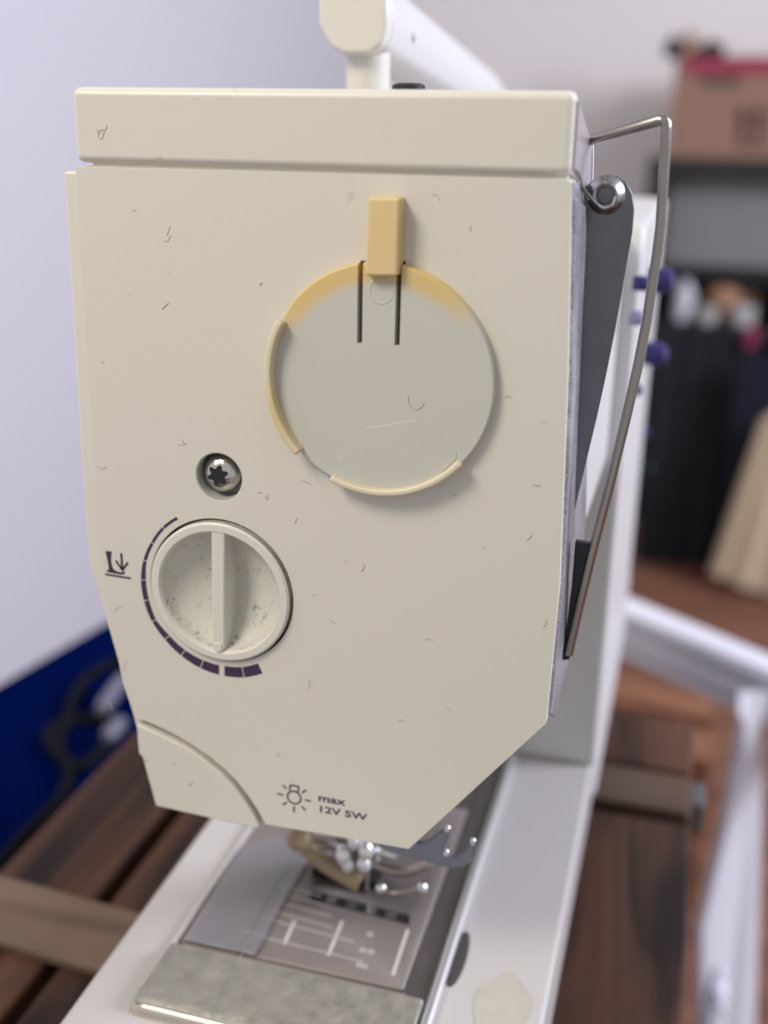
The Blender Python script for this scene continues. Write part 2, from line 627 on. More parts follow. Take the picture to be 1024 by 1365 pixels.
# ------------------------------------------------------------------ the sewing machine
sm = empty('sewing_machine', (0, 0.10, Z_TABLE), 'cream sewing machine seen from its needle end, with yellowed disc and purple print', 'sewing machine')

# base
X_BL, X_BR = -0.0618, 0.0592
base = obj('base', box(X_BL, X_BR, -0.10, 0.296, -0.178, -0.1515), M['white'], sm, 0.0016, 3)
for x in (-0.05, 0.045):
    for yy in (-0.085, 0.20):
        obj('rubber_foot', lathe([(0, 0), (0.008, 0), (0.009, 0.0222), (0, 0.0222)], (x, yy, Z_TABLE), (0, 0, 1), 20), M['black'], base)
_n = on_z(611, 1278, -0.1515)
notch_shade = obj('finger_notch_shade', lathe([(0, 0), (0.0075, 0), (0.0075, 0.0004), (0.0062, 0.0005), (0, 0.0002)], (0, 0, 0), (0, 0, 1), 32), M['notch_shade'], base)  # flat dark patch painted for the shade in the finger notch
for v in notch_shade.data.vertices:
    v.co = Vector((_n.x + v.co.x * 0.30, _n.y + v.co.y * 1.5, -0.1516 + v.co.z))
_n = on_z(668, 1348, -0.1515)
tag(obj('worn_patch', prism([(_n.x + 0.0075 * math.cos(t) * (1 + 0.12 * math.sin(3 * t)), _n.y + 0.014 * math.sin(t) * (1 + 0.1 * math.cos(4 * t))) for t in [i * math.pi / 16 for i in range(32)]], -0.1516, -0.15138, 'Z'), M['scrap'], base), 'beige scrap stuck to the white base')

# bed plates
bl, br = -0.0445, 0.0212
needle_plate = obj('needle_plate', box(-0.026, br, 0.004, 0.090, -0.1520, Z_BED), M['bed'], sm, 0.0004, 2)
obj('slide_plate', box(br + 0.0006, 0.0290, -0.004, 0.128, -0.1520, -0.1503), M['dark_bed'], sm, 0.0004, 2)
obj('side_plate', box(bl, -0.0268, 0.004, 0.128, -0.1520, -0.1503), M['bed'], sm, 0.0004, 2)
obj('rear_plate', box(-0.0262, br, 0.0906, 0.128, -0.1520, -0.1503), M['dark_bed'], sm, 0.0004, 2)
obj('bed_rail', tube([(0.0300, -0.008, -0.1500), (0.0300, 0.128, -0.1500)], 0.0017, 16), M['rail'], sm)
obj('bed_rim', box(bl - 0.0022, bl - 0.0002, -0.006, 0.128, -0.1520, -0.1497), M['white'], sm, 0.0006)
slot = [on_z(u, v, Z_BED) for u, v in ((416, 1186), (546, 1220), (545, 1233), (412, 1199))]
cut(needle_plate, [prism([(p.x, p.y) for p in slot], -0.1518, -0.148, 'Z')])
obj('feed_slot_dark_fill', prism([(p.x, p.y) for p in slot], -0.1521, -0.15035, 'Z'), M['void'], needle_plate)  # solid black fill paints in the darkness inside the slot
for t in (0.22, 0.42, 0.62, 0.82):
    p = slot[0].lerp(slot[1], t).lerp(slot[3].lerp(slot[2], t), 0.5)
    obj('feed_dog', box(p.x - 0.0016, p.x + 0.0016, p.y - 0.0016, p.y + 0.0016, -0.15035, -0.1499), M['dark_bed'], needle_plate)
Z1 = lambda x, y: (160 + x * .3125, 1090 + y * .3125)
Z2 = lambda x, y: (380 + x * .2734, 1080 + y * .2734)
for a, b, wd in ((Z1(685, 290), Z1(860, 336), .0003), (Z1(690, 322), Z1(890, 378), .0003), (Z1(665, 358), Z1(900, 420), .0003),
                 (Z1(640, 395), Z1(910, 470), .0003), (Z1(622, 430), Z1(1000, 530), .0003), (Z1(525, 488), Z1(1040, 615), .0003),
                 (Z1(745, 440), Z1(700, 540), .0010), (Z2(280, 540), Z2(210, 710), .0010), (Z2(600, 580), Z2(525, 805), .0010)):
    p, q = on_z(*a, Z_BED), on_z(*b, Z_BED)
    d = (q - p).normalized()
    n = Vector((-d.y, d.x, 0)) * wd / 2
    obj('etched_line', prism([((p + n).x, (p + n).y), ((q + n).x, (q + n).y), ((q - n).x, (q - n).y), ((p - n).x, (p - n).y)], Z_BED - 0.0001, Z_BED + 0.00005, 'Z'), M['line'], needle_plate)
for zx, zy in ((415, 605), (380, 682), (420, 690), (362, 755), (388, 762)):
    p = on_z(*Z2(zx, zy), Z_BED)
    obj('etched_numeral', lathe([(0.0005, 0), (0.0009, 0), (0.0009, 0.00006), (0.0005, 0.00006), (0.0005, 0)], (p.x, p.y, Z_BED), (0, 0, 1), 12), M['line'], needle_plate)

# clear sliding cover over the left of the bed
pts = [on_z(u, v, -0.1485) for u, v in ((245, 1250), (300, 1162), (322, 1130), (340, 1119), (362, 1115))]
pl = [(p.x, p.y) for p in pts] + [(-0.0215, pts[-1].y + 0.001), (-0.0215, pts[0].y)]
obj('clear_cover', prism(pl, -0.1496, -0.1486, 'Z'), M['clear'], sm, 0.0003, 2)

# rounded metal end of the free arm: taped top, polished round nose
pe = on_z(201, 1343, -0.1530)
yb = on_z(243, 1256, -0.1472).y
RN = 0.0056
prof = [(yb, -0.1515), (yb, -0.1475)] + [(pe.y + RN * math.sin(-t), -0.1530 + RN * math.cos(t)) for t in [math.pi / 2 * i / 8 for i in range(0, 5)]] + [(pe.y, -0.1530), (pe.y, -0.170), (yb, -0.170)]
ends = obj('free_arm_end', prism(prof, pe.x - 0.0030, 0.0280, 'X'), M['tape'], sm, 0.0012, 3)
nose = tube([(pe.x - 0.0046, pe.y, -0.1533), (pe.x - 0.0040, pe.y, -0.1533), (pe.x - 0.0025, pe.y, -0.1533), (pe.x, pe.y, -0.1533), (0.0285, pe.y, -0.1533)], [RN * 0.55, RN * 0.8, RN * 0.95, RN * 1.0, RN * 1.0], 28)
tag(obj('edge_trim', nose, M['brass'], ends), 'polished metal edge of the free arm')
obj('nose_wall', box(pe.x - 0.003, 0.0280, pe.y - RN + 0.0004, pe.y + 0.004, -0.172, -0.1533), M['brass'], ends)

# column and arm
X_COL = 0.0602
col_y0, col_y1 = 0.132, on_x(868, 700, X_COL).y + 0.0
col_y1 = max(0.175, min(col_y1, 0.30))
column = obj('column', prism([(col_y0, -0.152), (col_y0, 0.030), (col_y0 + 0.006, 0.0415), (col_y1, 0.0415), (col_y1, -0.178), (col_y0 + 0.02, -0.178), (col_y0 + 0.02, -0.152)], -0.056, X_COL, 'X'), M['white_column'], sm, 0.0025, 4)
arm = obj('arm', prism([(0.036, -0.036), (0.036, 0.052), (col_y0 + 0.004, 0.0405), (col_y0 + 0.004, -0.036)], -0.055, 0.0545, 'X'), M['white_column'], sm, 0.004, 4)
for (u, v, r, off, mk) in ((887, 374, .0046, .006, 'purple'), (858, 378, .0024, .0012, 'purple'), (879, 472, .0046, .006, 'purple'), (852, 424, .0024, .001, 'lilac'), (851, 520, .0022, .001, 'purple'), (866, 553, .0026, .001, 'purple')):
    p = on_x(u, v, X_COL + off)
    p.y = min(p.y, col_y1 - 0.004)
    obj('button', lathe([(0, -0.002), (r * 0.9, -0.002), (r, 0.0), (r, off), (r * 0.7, off + r * 0.55), (0, off + r * 0.75)], (X_COL, p.y, p.z), (1, 0, 0), 24), M[mk], column)
p = on_x(867, 624, X_COL)
tag(obj('label_mark', box(X_COL - 0.0002, X_COL + 0.0003, p.y - 0.004, p.y + 0.004, p.z - 0.0028, p.z + 0.0028), M['green'], column), 'small green mark')
p = on_x(838, 780, X_COL)
tag(obj('label_mark', box(X_COL - 0.0002, X_COL + 0.0003, p.y - 0.004, p.y + 0.004, p.z - 0.004, p.z + 0.004), M['pink'], column), 'faint pink mark')

# head shell behind the face cover
shell_pts = [fxz(104, 222), fxz(748, 240), fxz(743, 500), fxz(732, 780), fxz(716, 965), fxz(545, 1124), fxz(352, 1094), fxz(216, 1066), fxz(166, 908), fxz(132, 740)]
obj('head_shell', prism(shell_pts, 0.0092, 0.037, 'Y'), M['cream_plain'], sm, 0.001)
left_pts = [fxz(u, v) for u, v in ((80, 228), (92, 420), (102, 576), (110, 698), (114, 751), (128, 795), (160, 907), (186, 1003), (192, 1008), (204, 1040), (215, 1040), (190, 968), (168, 908), (138, 740), (127, 580), (108, 228))]
obj('rear_cover', prism(left_pts, 0.0012, 0.037, 'Y'), M['cream_plain'], sm, 0.0009, 3)

# face cover with its openings
arc_px = [(183, 964), (190, 966.5), (211, 976), (232, 986), (253, 997), (273, 1011.5), (294, 1028), (311, 1045), (325, 1063), (337.5, 1081.5), (347, 1100)]
arc_out = [(180, 958), (193, 961), (214, 970), (236, 981), (256, 993), (277, 1007), (298, 1024), (315.5, 1041), (330, 1060), (343, 1079), (354, 1099)]
face_pts = [fxz(u, v) for u, v in [(100.5, 222)] + [(756, 239), (762, 243), (757, 500), (746, 780), (728, 965), (545, 1132)] + arc_out[::-1] + [(163, 908), (132, 740), (122, 580), (104, 300)]]
face = obj('face_cover', prism(face_pts, 0.0, 0.009, 'Y'), M['cream'], sm)
DIAL, DIAL_R = (-0.0262, -0.0382), 0.0181
SCREW = (-0.0256, -0.0090)
DISC, DISC_R = fxz(509, 506), 0.0252
slots = [(fxz(484.8, 348), fxz(483.5, 455)), (fxz(536.3, 348), fxz(533, 458))]
cyl = lambda c, r, y0, y1, n=72: lathe([(0, y0), (r, y0), (r, y1), (0, y1)], (c[0], 0, c[1]), (0, 1, 0), n)
cut(face, [cyl(DIAL, DIAL_R + 0.0006, -0.01, 0.0085), cyl(SCREW, 0.0059, -0.01, 0.0065, 48)] + [stroke(a, b, 0.0014, -0.01, 0.0085) for a, b in slots])
add_bevel(face, 0.0007, 3)

# lamp cover, lower left
lc = [fxz(u, v) for u, v in arc_px + [(344, 1103.5), (209, 1073), (191, 1008), (186, 1003)]]
obj('lamp_cover', prism(lc, -0.0007, 0.009, 'Y'), M['cream'], sm, 0.0009, 4)

# top lid
zl0 = fxz(430, 226)[1] + 0.0002
lid_prof = [(0.0, zl0), (0.0, 0.0757), (0.003, 0.0760), (0.0325, 0.0666), (0.0395, 0.0535), (0.030, 0.0545), (0.010, zl0 - 0.0005)]
lid = obj('top_lid', prism(lid_prof, fxz(97, 170)[0], 0.0512, 'X'), M['cream'], sm, 0.0016, 4)
obj('lid_gap', box(-0.054, 0.0505, 0.0016, 0.030, 0.0555, zl0 + 0.0004), M['cream_plain'], sm)
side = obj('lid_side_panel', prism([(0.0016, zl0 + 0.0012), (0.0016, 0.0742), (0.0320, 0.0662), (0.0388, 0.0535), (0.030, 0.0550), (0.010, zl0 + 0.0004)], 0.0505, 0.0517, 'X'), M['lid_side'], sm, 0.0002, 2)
obj('panel_rim', tube(smooth_path([(0.0514, 0.0318, 0.0668), (0.0516, 0.0335, 0.0640), (0.0516, 0.0370, 0.0580), (0.0516, 0.0390, 0.0530), (0.0516, 0.0395, 0.0470)], 5), 0.00055, 10), M['white_hard'], side)
obj('lower_side_panel', prism([(0.0012, zl0 - 0.0012), (0.010, zl0 - 0.0016), (0.030, 0.0530), (0.0388, 0.0515), (0.0388, 0.0425), (0.0012, 0.0475)], 0.0505, 0.0519, 'X'), M['alu'], sm, 0.0002, 2)
# bare metal side of the head
sp = [(0.0022, 0.0562)] + [(on_x(u, v, 0.0535).y, on_x(u, v, 0.0535).z) for u, v in ((788, 275), (786, 400), (780, 520), (774, 610), (769, 700), (766, 760), (760, 820), (752, 870), (742, 912), (733, 955))] + [(0.0022, -0.0590)]
edge = [fxz(762, 243), fxz(757, 500), fxz(746, 780), fxz(728, 965)]


def edge_x(z):
    for (xa, za), (xb, zb) in zip(edge, edge[1:]):
        if z >= zb:
            break
    return xa + (xb - xa) * (za - z) / (za - zb)


sp = smooth_path([(0.0, a, b) for a, b in sp[1:-1]], 3)
sp = [(0.0022, 0.0562)] + [(p.y, p.z) for p in sp] + [(0.0022, -0.0590)] + [(0.0022, -0.0590 + 0.1152 * i / 12) for i in range(1, 12)]
bm = prism(sp, -0.0030, 0.0007, 'X')
for v in bm.verts:
    v.co.x += edge_x(v.co.z)
obj('metal_side_plate', bm, M['alu'], sm, 0.0003, 2)

# thread lever: steel plate with a pivot bush
YP = 0.026
ppx = [(790, 240), (806, 235), (822, 235), (835, 243), (843, 258), (845.5, 280), (843, 310), (836, 350), (829, 390), (820, 440), (808, 500), (796, 555), (784, 605), (772, 655), (764, 690), (758, 690), (765, 560), (772, 400), (776, 290), (780, 250)]
lever = obj('thread_lever', prism([(on_y(u, v, YP).x, on_y(u, v, YP).z) for u, v in ppx], YP, YP + 0.0012, 'Y'), M['lever'], sm, 0.0004, 2)
pc = on_y(808, 260, YP)
obj('pivot_bush', lathe([(0.0020, 0.0), (0.0020, -0.0020), (0.0025, -0.0023), (0.0031, -0.0018), (0.0036, -0.0006), (0.0042, 0.0)], (pc.x, YP, pc.z), (0, 1, 0), 36), M['bush'], lever)
obj('pivot_hole', lathe([(0, 0.0), (0.0020, 0.0), (0.0020, -0.0007), (0.0016, -0.0008), (0, -0.0006)], (pc.x, YP, pc.z), (0, 1, 0), 28), M['lever'], lever)
tw = [on_y(755, 232, 0.002), on_y(764, 236, 0.006), on_y(776, 250, 0.014), on_y(790, 266, 0.021)] + [on_y(u, v, YP - 0.0030) for u, v in ((798, 273), (807, 277), (816, 273), (820, 262))]
tag(obj('spring_wire', tube(smooth_path(tw, 5), 0.00042, 8), M['chrome'], sm), 'thin spring wire hooked round the pivot')

# bent wire guide in front of the lever, with a black clip at its foot
YW = 0.020
wp = [on_y(u, v, YW) for u, v in ((776, 192), (880, 160), (885, 160), (888, 164), (888, 172), (887, 200), (881, 300), (876, 340), (862, 430), (850, 490), (834, 560), (812, 650), (790, 735), (772, 810), (758, 872))]
wp[0].y, wp[0].x = 0.030, 0.049
wg = obj('wire_guide', tube(wp, 0.00112, 12), M['wire'], sm)
ck = [on_y(u, v, YW + 0.002) for u, v in ((768, 718), (790, 722), (786, 755), (777, 800), (766, 845), (760, 876), (751, 876), (756, 835), (763, 780))]
obj('guide_clip', prism([(p.x, p.z) for p in ck], YW + 0.0002, YW + 0.0022, 'Y'), M['black'], sm, 0.0003, 2)

# disc cover with tab, slots and lips
DIMPLE = on_y(508.5, 388, -0.0023)
disc = obj('disc_cover', lathe([(0, 0.0005), (DISC_R, 0.0005), (DISC_R, -0.0018), (DISC_R - 0.0004, -0.0023), (0, -0.0023)], (DISC[0], 0, DISC[1]), (0, 1, 0), 128), M['disc'], sm)
cut(disc, [stroke(a, b, 0.00112, -0.01, 0.01) for a, b in slots])
tp = [on_y(u, v, -0.0045) for u, v in ((491, 263), (533, 264), (530, 368), (487, 368))]
tag(obj('tab', prism([(p.x, p.z) for p in tp], -0.0048, 0.0003, 'Y'), M['tab'], disc, 0.0006, 3), 'yellowed square tab on the disc')


def lip(a0, a1, r0, r1, y0, material, n=36):
    pts = arc(DISC, r1, a0, a1, n) + arc(DISC, r0, a1, a0, n)
    return tag(obj('rim_lip', prism(pts, y0, 0.0004, 'Y'), material, disc, 0.0006, 3), 'yellowed raised lip on the disc rim')


ang = lambda u, v: math.atan2(fxz(u, v)[1] - DISC[1], fxz(u, v)[0] - DISC[0])
la0, la1 = ang(378, 420), ang(400, 603)
lip(la0, la1 + 2 * math.pi if la1 < 0 else la1, DISC_R - 0.0014, DISC_R + 0.0003, -0.0052, M['lip'])
lip(ang(443, 640), ang(613, 606), DISC_R - 0.0013, DISC_R + 0.0002, -0.0042, M['lip_pale'])
obj('dimple_ring', lathe([(0.0024, -0.0020), (0.0024, -0.00236), (0.0026, -0.00242), (0.0028, -0.00232), (0.0028, -0.0020), (0.0024, -0.0020)], (DIMPLE.x, 0, DIMPLE.z), (0, 1, 0), 40), M['disc'], disc)
rp = [fxz(455, 612), fxz(492, 567), fxz(559, 556), fxz(612, 600), fxz(611, 608), fxz(580, 638), fxz(525, 652), fxz(470, 640)]
obj('moulded_facet', prism(rp, -0.00245, -0.0022, 'Y'), M['disc'], disc, 0.0001, 1)

# foot pressure dial
R = DIAL_R
dial = obj('pressure_dial', lathe([(0, 0.008), (R, 0.008), (R, -0.0008), (R - 0.0005, -0.0013), (R - 0.0021, -0.0013), (R - 0.0025, -0.0009), (R - 0.0030, 0.0004)] +
           [((R - 0.003) * math.cos(t), 0.0004 + 0.0058 * math.sin(t)) for t in [math.pi / 2 * i / 12 for i in range(1, 12)]] + [(0, 0.0062)], (DIAL[0], 0, DIAL[1]), (0, 1, 0), 128), M['bowl'], sm, smooth=30)
obj('dial_rim', lathe([(R, 0.0), (R, -0.0009), (R - 0.0005, -0.0014), (R - 0.0021, -0.0014), (R - 0.0026, -0.0009), (R - 0.0028, 0.0006), (R - 0.0014, 0.0008), (R, 0.0)], (DIAL[0], 0, DIAL[1]), (0, 1, 0), 128), M['cream_plain'], dial)
rib = [on_y(u, v, -0.0012) for u, v in ((281, 701), (299.5, 703), (299, 866), (295, 870), (287, 870), (282.5, 866))]
obj('grip_rib', prism([(p.x, p.z) for p in rib], -0.0012, 0.0068, 'Y'), M['cream_plain'], dial, 0.0005, 3)
p = on_y(290.5, 863, -0.0014)
obj('pointer_dot', lathe([(0, -0.0002), (0.0011, -0.0002), (0.0013, 0.0004), (0, 0.0004)], (p.x, -0.0015, p.z), (0, 1, 0), 20), M['cream_plain'], dial)

# recessed face screw
sc = obj('screw', lathe([(0.0045, 0.0065), (0.0047, 0.0035), (0.0045, 0.0024), (0.0038, 0.0014), (0.0028, 0.0008), (0.0014, 0.0005), (0, 0.0004)], (SCREW[0] - 0.0004, 0, SCREW[1] + 0.0001), (0, 1, 0), 48), M['screw'], face)
tag(obj('screw_recess', lathe([(0.00588, 0.0002), (0.00588, 0.0064), (0.0040, 0.0064), (0.0040, 0.0062), (0.00570, 0.0062), (0.00570, 0.0002), (0.00588, 0.0002)], (SCREW[0], 0, SCREW[1]), (0, 1, 0), 64), M['recess'], face), 'grey recess round the screw')
star = []
for i in range(48):
    t = 2 * math.pi * i / 48
    star.append((SCREW[0] - 0.0005 + (0.00215 + 0.00048 * math.cos(6 * t)) * math.cos(t + 0.3), SCREW[1] + 0.0002 + (0.00215 + 0.00048 * math.cos(6 * t)) * math.sin(t + 0.3)))
tag(obj('socket', prism(star, 0.00034, 0.0022, 'Y'), M['black'], sc), 'dark star-shaped socket')

# printed marks
Z5 = lambda x, y: fxz(110 + x * .3125, 580 + y * .3125)
bounds = [((402, 348), (410, 358)), ((342, 391), (350, 400)), ((293, 457), (304, 463)), ((260, 534), (274, 537)), ((250, 617), (271, 617)), ((263, 707), (284, 702)),
          ((297, 795), (314, 787)), ((352, 871), (371, 855)), ((421, 940), (438, 917)), ((503, 993), (515, 960)), ((585, 1022), (585, 982))]
bounds2 = [((604, 1026), (604, 984)), ((690, 1033), (681, 989)), ((770, 1015), (750, 973))]


def polar(p):
    return math.hypot(p[0] - DIAL[0], p[1] - DIAL[1]), math.atan2(p[1] - DIAL[1], p[0] - DIAL[0]) % (2 * math.pi)


for bs in (bounds, bounds2):
    for (o0, i0), (o1, i1) in zip(bs, bs[1:]):
        ro0, ao0 = polar(Z5(*o0))
        ri0, ai0 = polar(Z5(*i0))
        ro1, ao1 = polar(Z5(*o1))
        ri1, ai1 = polar(Z5(*i1))
        g = 0.006
        n = 6
        pts = []
        for k in range(n + 1):
            t = k / n
            a = (ao0 + g) + (ao1 - g - ao0 - g) * t
            r = ro0 + (ro1 - ro0) * t
            pts.append((DIAL[0] + r * math.cos(a), DIAL[1] + r * math.sin(a)))
        for k in range(n, -1, -1):
            t = k / n
            a = (ai0 + g) + (ai1 - g - ai0 - g) * t
            r = ri0 + (ri1 - ri0) * t
            pts.append((DIAL[0] + r * math.cos(a), DIAL[1] + r * math.sin(a)))
        obj('scale_mark', prism(pts, -0.00006, 0.0001, 'Y'), M['ink'], face)

YM = (-0.00006, 0.0001)
Z8 = lambda x, y: fxz(120 + x * .1367, 680 + y * .1367)
bm = prism([Z8(*p) for p in ((150, 398), (212, 403), (205, 480), (212, 530), (228, 578), (262, 598), (185, 580), (178, 520))], *YM)
prism([Z8(*p) for p in ((165, 582), (230, 580), (264, 600), (310, 606), (332, 594), (345, 603), (328, 628), (290, 626), (172, 604))], *YM, bm=bm)
stroke(Z8(305, 420), Z8(315, 575), 0.00060, *YM, bm=bm)
stroke(Z8(252, 490), Z8(318, 588), 0.00056, *YM, bm=bm)
stroke(Z8(370, 510), Z8(314, 588), 0.00056, *YM, bm=bm)
stroke(Z8(150, 625), Z8(400, 665), 0.00050, *YM, bm=bm)
obj('presser_foot_symbol', bm, M['ink'], face)
ZL = lambda x, y: fxz(360 + x * .15625, 1020 + y * .15625)
c = ZL(206, 275)
bm = bmesh.new()
ro, ri = 0.00205, 0.00160
n = 40
for i in range(n):
    a, b = 2 * math.pi * i / n, 2 * math.pi * (i + 1) / n
    prism([(c[0] + ro * math.cos(a), c[1] + ro * math.sin(a)), (c[0] + ro * math.cos(b), c[1] + ro * math.sin(b)), (c[0] + ri * math.cos(b), c[1] + ri * math.sin(b)), (c[0] + ri * math.cos(a), c[1] + ri * math.sin(a))], *YM, bm=bm)
sq = [ZL(168, 212), ZL(174, 168), ZL(246, 183), ZL(240, 228)]
for a, b in zip(sq, sq[1:]):
    stroke(a, b, 0.00045, *YM, bm=bm)
for a, b in (((108, 168), (143, 203)), ((62, 242), (115, 255)), ((108, 338), (145, 315)), ((207, 350), (203, 402)), ((270, 350), (305, 387)), ((298, 295), (350, 307)), ((273, 235), (310, 210))):
    stroke(ZL(*a), ZL(*b), 0.00045, *YM, bm=bm)
obj('lamp_symbol', bm, M['ink'], face)
a, b = ZL(415, 305), ZL(645, 345)
lettering('lettering', 'max', a, b[0], 0.00150, -0.00002, M['ink'], face, 0.022)
a, b = ZL(428, 400), ZL(830, 480)
lettering('lettering', '12V 5W', a, b[0], 0.00195, -0.00002, M['ink'], face, 0.022)

# a few lint hairs caught on the plastic
lint = mat('lint', (0.48, 0.44, 0.365), 0.9)
for pth, yy in (([(544, 527), (546, 540), (556, 546), (566, 538)], -0.0024), ([(142, 166), (141, 172), (133, 174), (131, 183), (136, 184), (139, 174)], -0.0001), ([(237, 592), (243, 593), (247, 592)], -0.0001),
                ([(243, 586), (245, 592), (248, 591)], -0.0001), ([(353, 662), (356, 666), (357, 659)], -0.0001), ([(342, 657), (349, 656)], -0.0001), ([(403, 640), (413, 645)], -0.0001)):
    obj('lint_hair', tube(smooth_path([on_y(u, v, yy) for u, v in pth], 5), 0.00006, 5), lint, sm)

random.seed(21)
bm = bmesh.new()
for k in range(46):
    u, v = 125 + random.random() * 600, 260 + random.random() * 780
    if math.hypot(u - 508, v - 505) < 170 or math.hypot(u - 295, v - 785) < 125 or math.hypot(u - 291, v - 637) < 40 or (v > 940 and (u < 360 or u > 640)):
        continue
    a = random.random() * 6.28
    ln = 3 + random.random() * 6
    b2 = a + random.uniform(-1.2, 1.2)
    tube(smooth_path([on_y(u, v, -0.00008), on_y(u + ln * math.cos(a), v + ln * math.sin(a), -0.0001), on_y(u + ln * (math.cos(a) + 0.7 * math.cos(b2)), v + ln * (math.sin(a) + 0.7 * math.sin(b2)), -0.00008)], 3), 0.00005 if k % 3 else 0.00009, 4, bm)
tag(obj('lint_specks', bm, lint, sm), kind='stuff')

# presser lifter hook
YH = 0.012
hp = [(497, 1122), (520, 1136), (548, 1143), (575, 1152), (600, 1158), (617, 1157), (628, 1150), (634, 1140), (633, 1128), (629, 1124), (624, 1128), (619, 1137), (608, 1145), (597, 1143), (591, 1134), (594, 1124), (599, 1115), (597, 1108), (591, 1108), (583, 1111), (574, 1120), (560, 1125), (548, 1122), (540, 1108), (505, 1100)]
hook = obj('presser_lifter', prism([(on_y(u, v, YH).x, on_y(u, v, YH).z) for u, v in hp], YH, YH + 0.0016, 'Y'), M['blued'], sm, 0.0005, 3)
for u, v in ((596, 1107), (630, 1124), (594, 1139)):
    p = on_y(u, v, YH)
    obj('bright_tip', ball((p.x, YH + 0.0008, p.z), 0.0009, None, 1, 1.1, 1.2), M['chrome'], hook)

# needle, presser bar and foot
nx, ny = 0.0015, 0.036
ZB = Z_BED
obj('presser_bar', tube([(nx - 0.004, ny + 0.007, -0.098), (nx - 0.004, ny + 0.007, -0.136)], 0.0030, 20), M['chrome'], sm)
foot = obj('presser_foot', box(nx - 0.019, nx + 0.002, ny + 0.003, ny + 0.012, ZB + 0.0012, ZB + 0.0040), M['void'], sm, 0.0006, 2)
obj('foot_ankle', prism([(ny + 0.004, ZB + 0.004), (ny + 0.011, ZB + 0.004), (ny + 0.013, ZB + 0.016), (ny + 0.004, ZB + 0.018)], nx - 0.012, nx - 0.001, 'X'), M['chrome'], foot, 0.001, 2)
obj('foot_screw', tube([(nx - 0.020, ny + 0.006, ZB + 0.013), (nx + 0.002, ny + 0.006, ZB + 0.013)], 0.0026, 18), M['chrome'], foot)
obj('needle_bar', tube([(nx, ny, -0.096), (nx, ny, -0.128)], 0.0026, 20), M['chrome'], sm)
cl = obj('needle_clamp', tube([(nx, ny, -0.124), (nx, ny, -0.136)], 0.0042, 20), M['steel'], sm)
obj('clamp_screw', tube([(nx, ny - 0.001, -0.130), (nx + 0.010, ny - 0.003, -0.130)], [0.0018, 0.0018], 16), M['chrome'], cl)
obj('needle', tube([(nx, ny, -0.135), (nx, ny, -0.144), (nx, ny, ZB + 0.001)], [0.0008, 0.0007, 0.0002], 10), M['chrome'], sm)
tp = [on_y(u, v, 0.034) for u, v in ((392, 1108), (404, 1124), (420, 1140), (438, 1154), (462, 1168), (480, 1178))]
th = obj('needle_threader', tube(smooth_path(tp, 5), 0.0026, 12), M['amber'], sm)
obj('threader_end', ball(on_y(400, 1117, 0.031), 0.0042, None, 1, 1, 0.9), M['amber'], th)
for u, v, r in ((458, 1140, .0026), (464, 1152, .0022), (472, 1122, .0020), (488, 1134, .0024), (485, 1152, .0022)):
    p = on_y(u, v, 0.030)
    obj('clamp_bead', ball(p, r, None, 1, 1, 1.3), M['rail'], cl)
gp = [on_y(u, v, 0.030) for u, v in ((508, 1184), (524, 1190), (545, 1188), (563, 1183))]
tg = obj('thread_guide', tube(smooth_path(gp, 5), 0.0010, 10), M['wire'], sm)
for p in (gp[0], gp[-1]):
    obj('guide_tip', ball(p, 0.0017), M['chrome'], tg)
gp = [on_y(u, v, 0.034) for u, v in ((486, 1146), (515, 1158), (545, 1162), (575, 1150))]
obj('thread_guide', tube(smooth_path(gp, 5), 0.0014, 10), M['wire'], sm)

# carrying handle above the arm
YC = 0.085
hd = (on_y(668, 121, 0.285) - on_y(517, 0, YC + 0.002)).normalized()
hs = Vector((hd.x, hd.y, 0)).cross(Vector((0, 0, 1))).normalized()          # to the right of the bar
hc = on_y(470, 15, YC)
prof = [(-.0098, .006), (-.0098, -.003), (-.0066, -.0085), (-.0030, -.0105), (.0050, -.0105), (.0086, -.0082), (.0098, -.004), (.0098, .003), (.004, .0115), (-.006, .0115)]


def sweep(prof, origin, along, side, l0, l1, bm=None):
    bm = bm or bmesh.new()
    A = [bm.verts.new(origin + along * l0 + side * a + Vector((0, 0, b))) for a, b in prof]
    B = [bm.verts.new(origin + along * l1 + side * a + Vector((0, 0, b))) for a, b in prof]
    bm.faces.new(A)
    bm.faces.new(B[::-1])
    for i in range(len(prof)):
        j = (i + 1) % len(prof)
        bm.faces.new((A[i], A[j], B[j], B[i]))
    return bm


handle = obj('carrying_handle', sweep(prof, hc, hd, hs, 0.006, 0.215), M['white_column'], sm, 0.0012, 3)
obj('end_cap', sweep([(a * 1.0, b * 1.0) for a, b in prof], hc, hd, hs, 0.0, 0.0062), M['cream_plain'], handle, 0.0014, 3)
p0 = hc + hd * 0.011
obj('post', tube([(p0.x + 0.0015, p0.y, 0.045), (p0.x + 0.0015, p0.y, hc.z - 0.0095)], 0.0062, 24), M['cream_plain'], handle)
p1 = hc + hd * 0.190
obj('post', tube([(p1.x, p1.y, 0.030), (p1.x, p1.y, p1.z - 0.0095)], 0.0062, 24), M['cream_plain'], handle)
p = hc + hd * 0.03 + hs * 0.0099
obj('bar_dimple', ball((p.x, p.y, p.z - 0.002), 0.0009, None, 0.5, 0.8, 1.6), M['dark_bed'], handle)
p = on_y(545, 114, 0.05)
obj('spool_felt', lathe([(0, 0), (0.004, 0), (0.004, p.z - 0.050), (0.0030, p.z - 0.0495), (0, p.z - 0.0495)], (p.x, 0.05, 0.050), (0, 0, 1), 24), M['black'], sm)

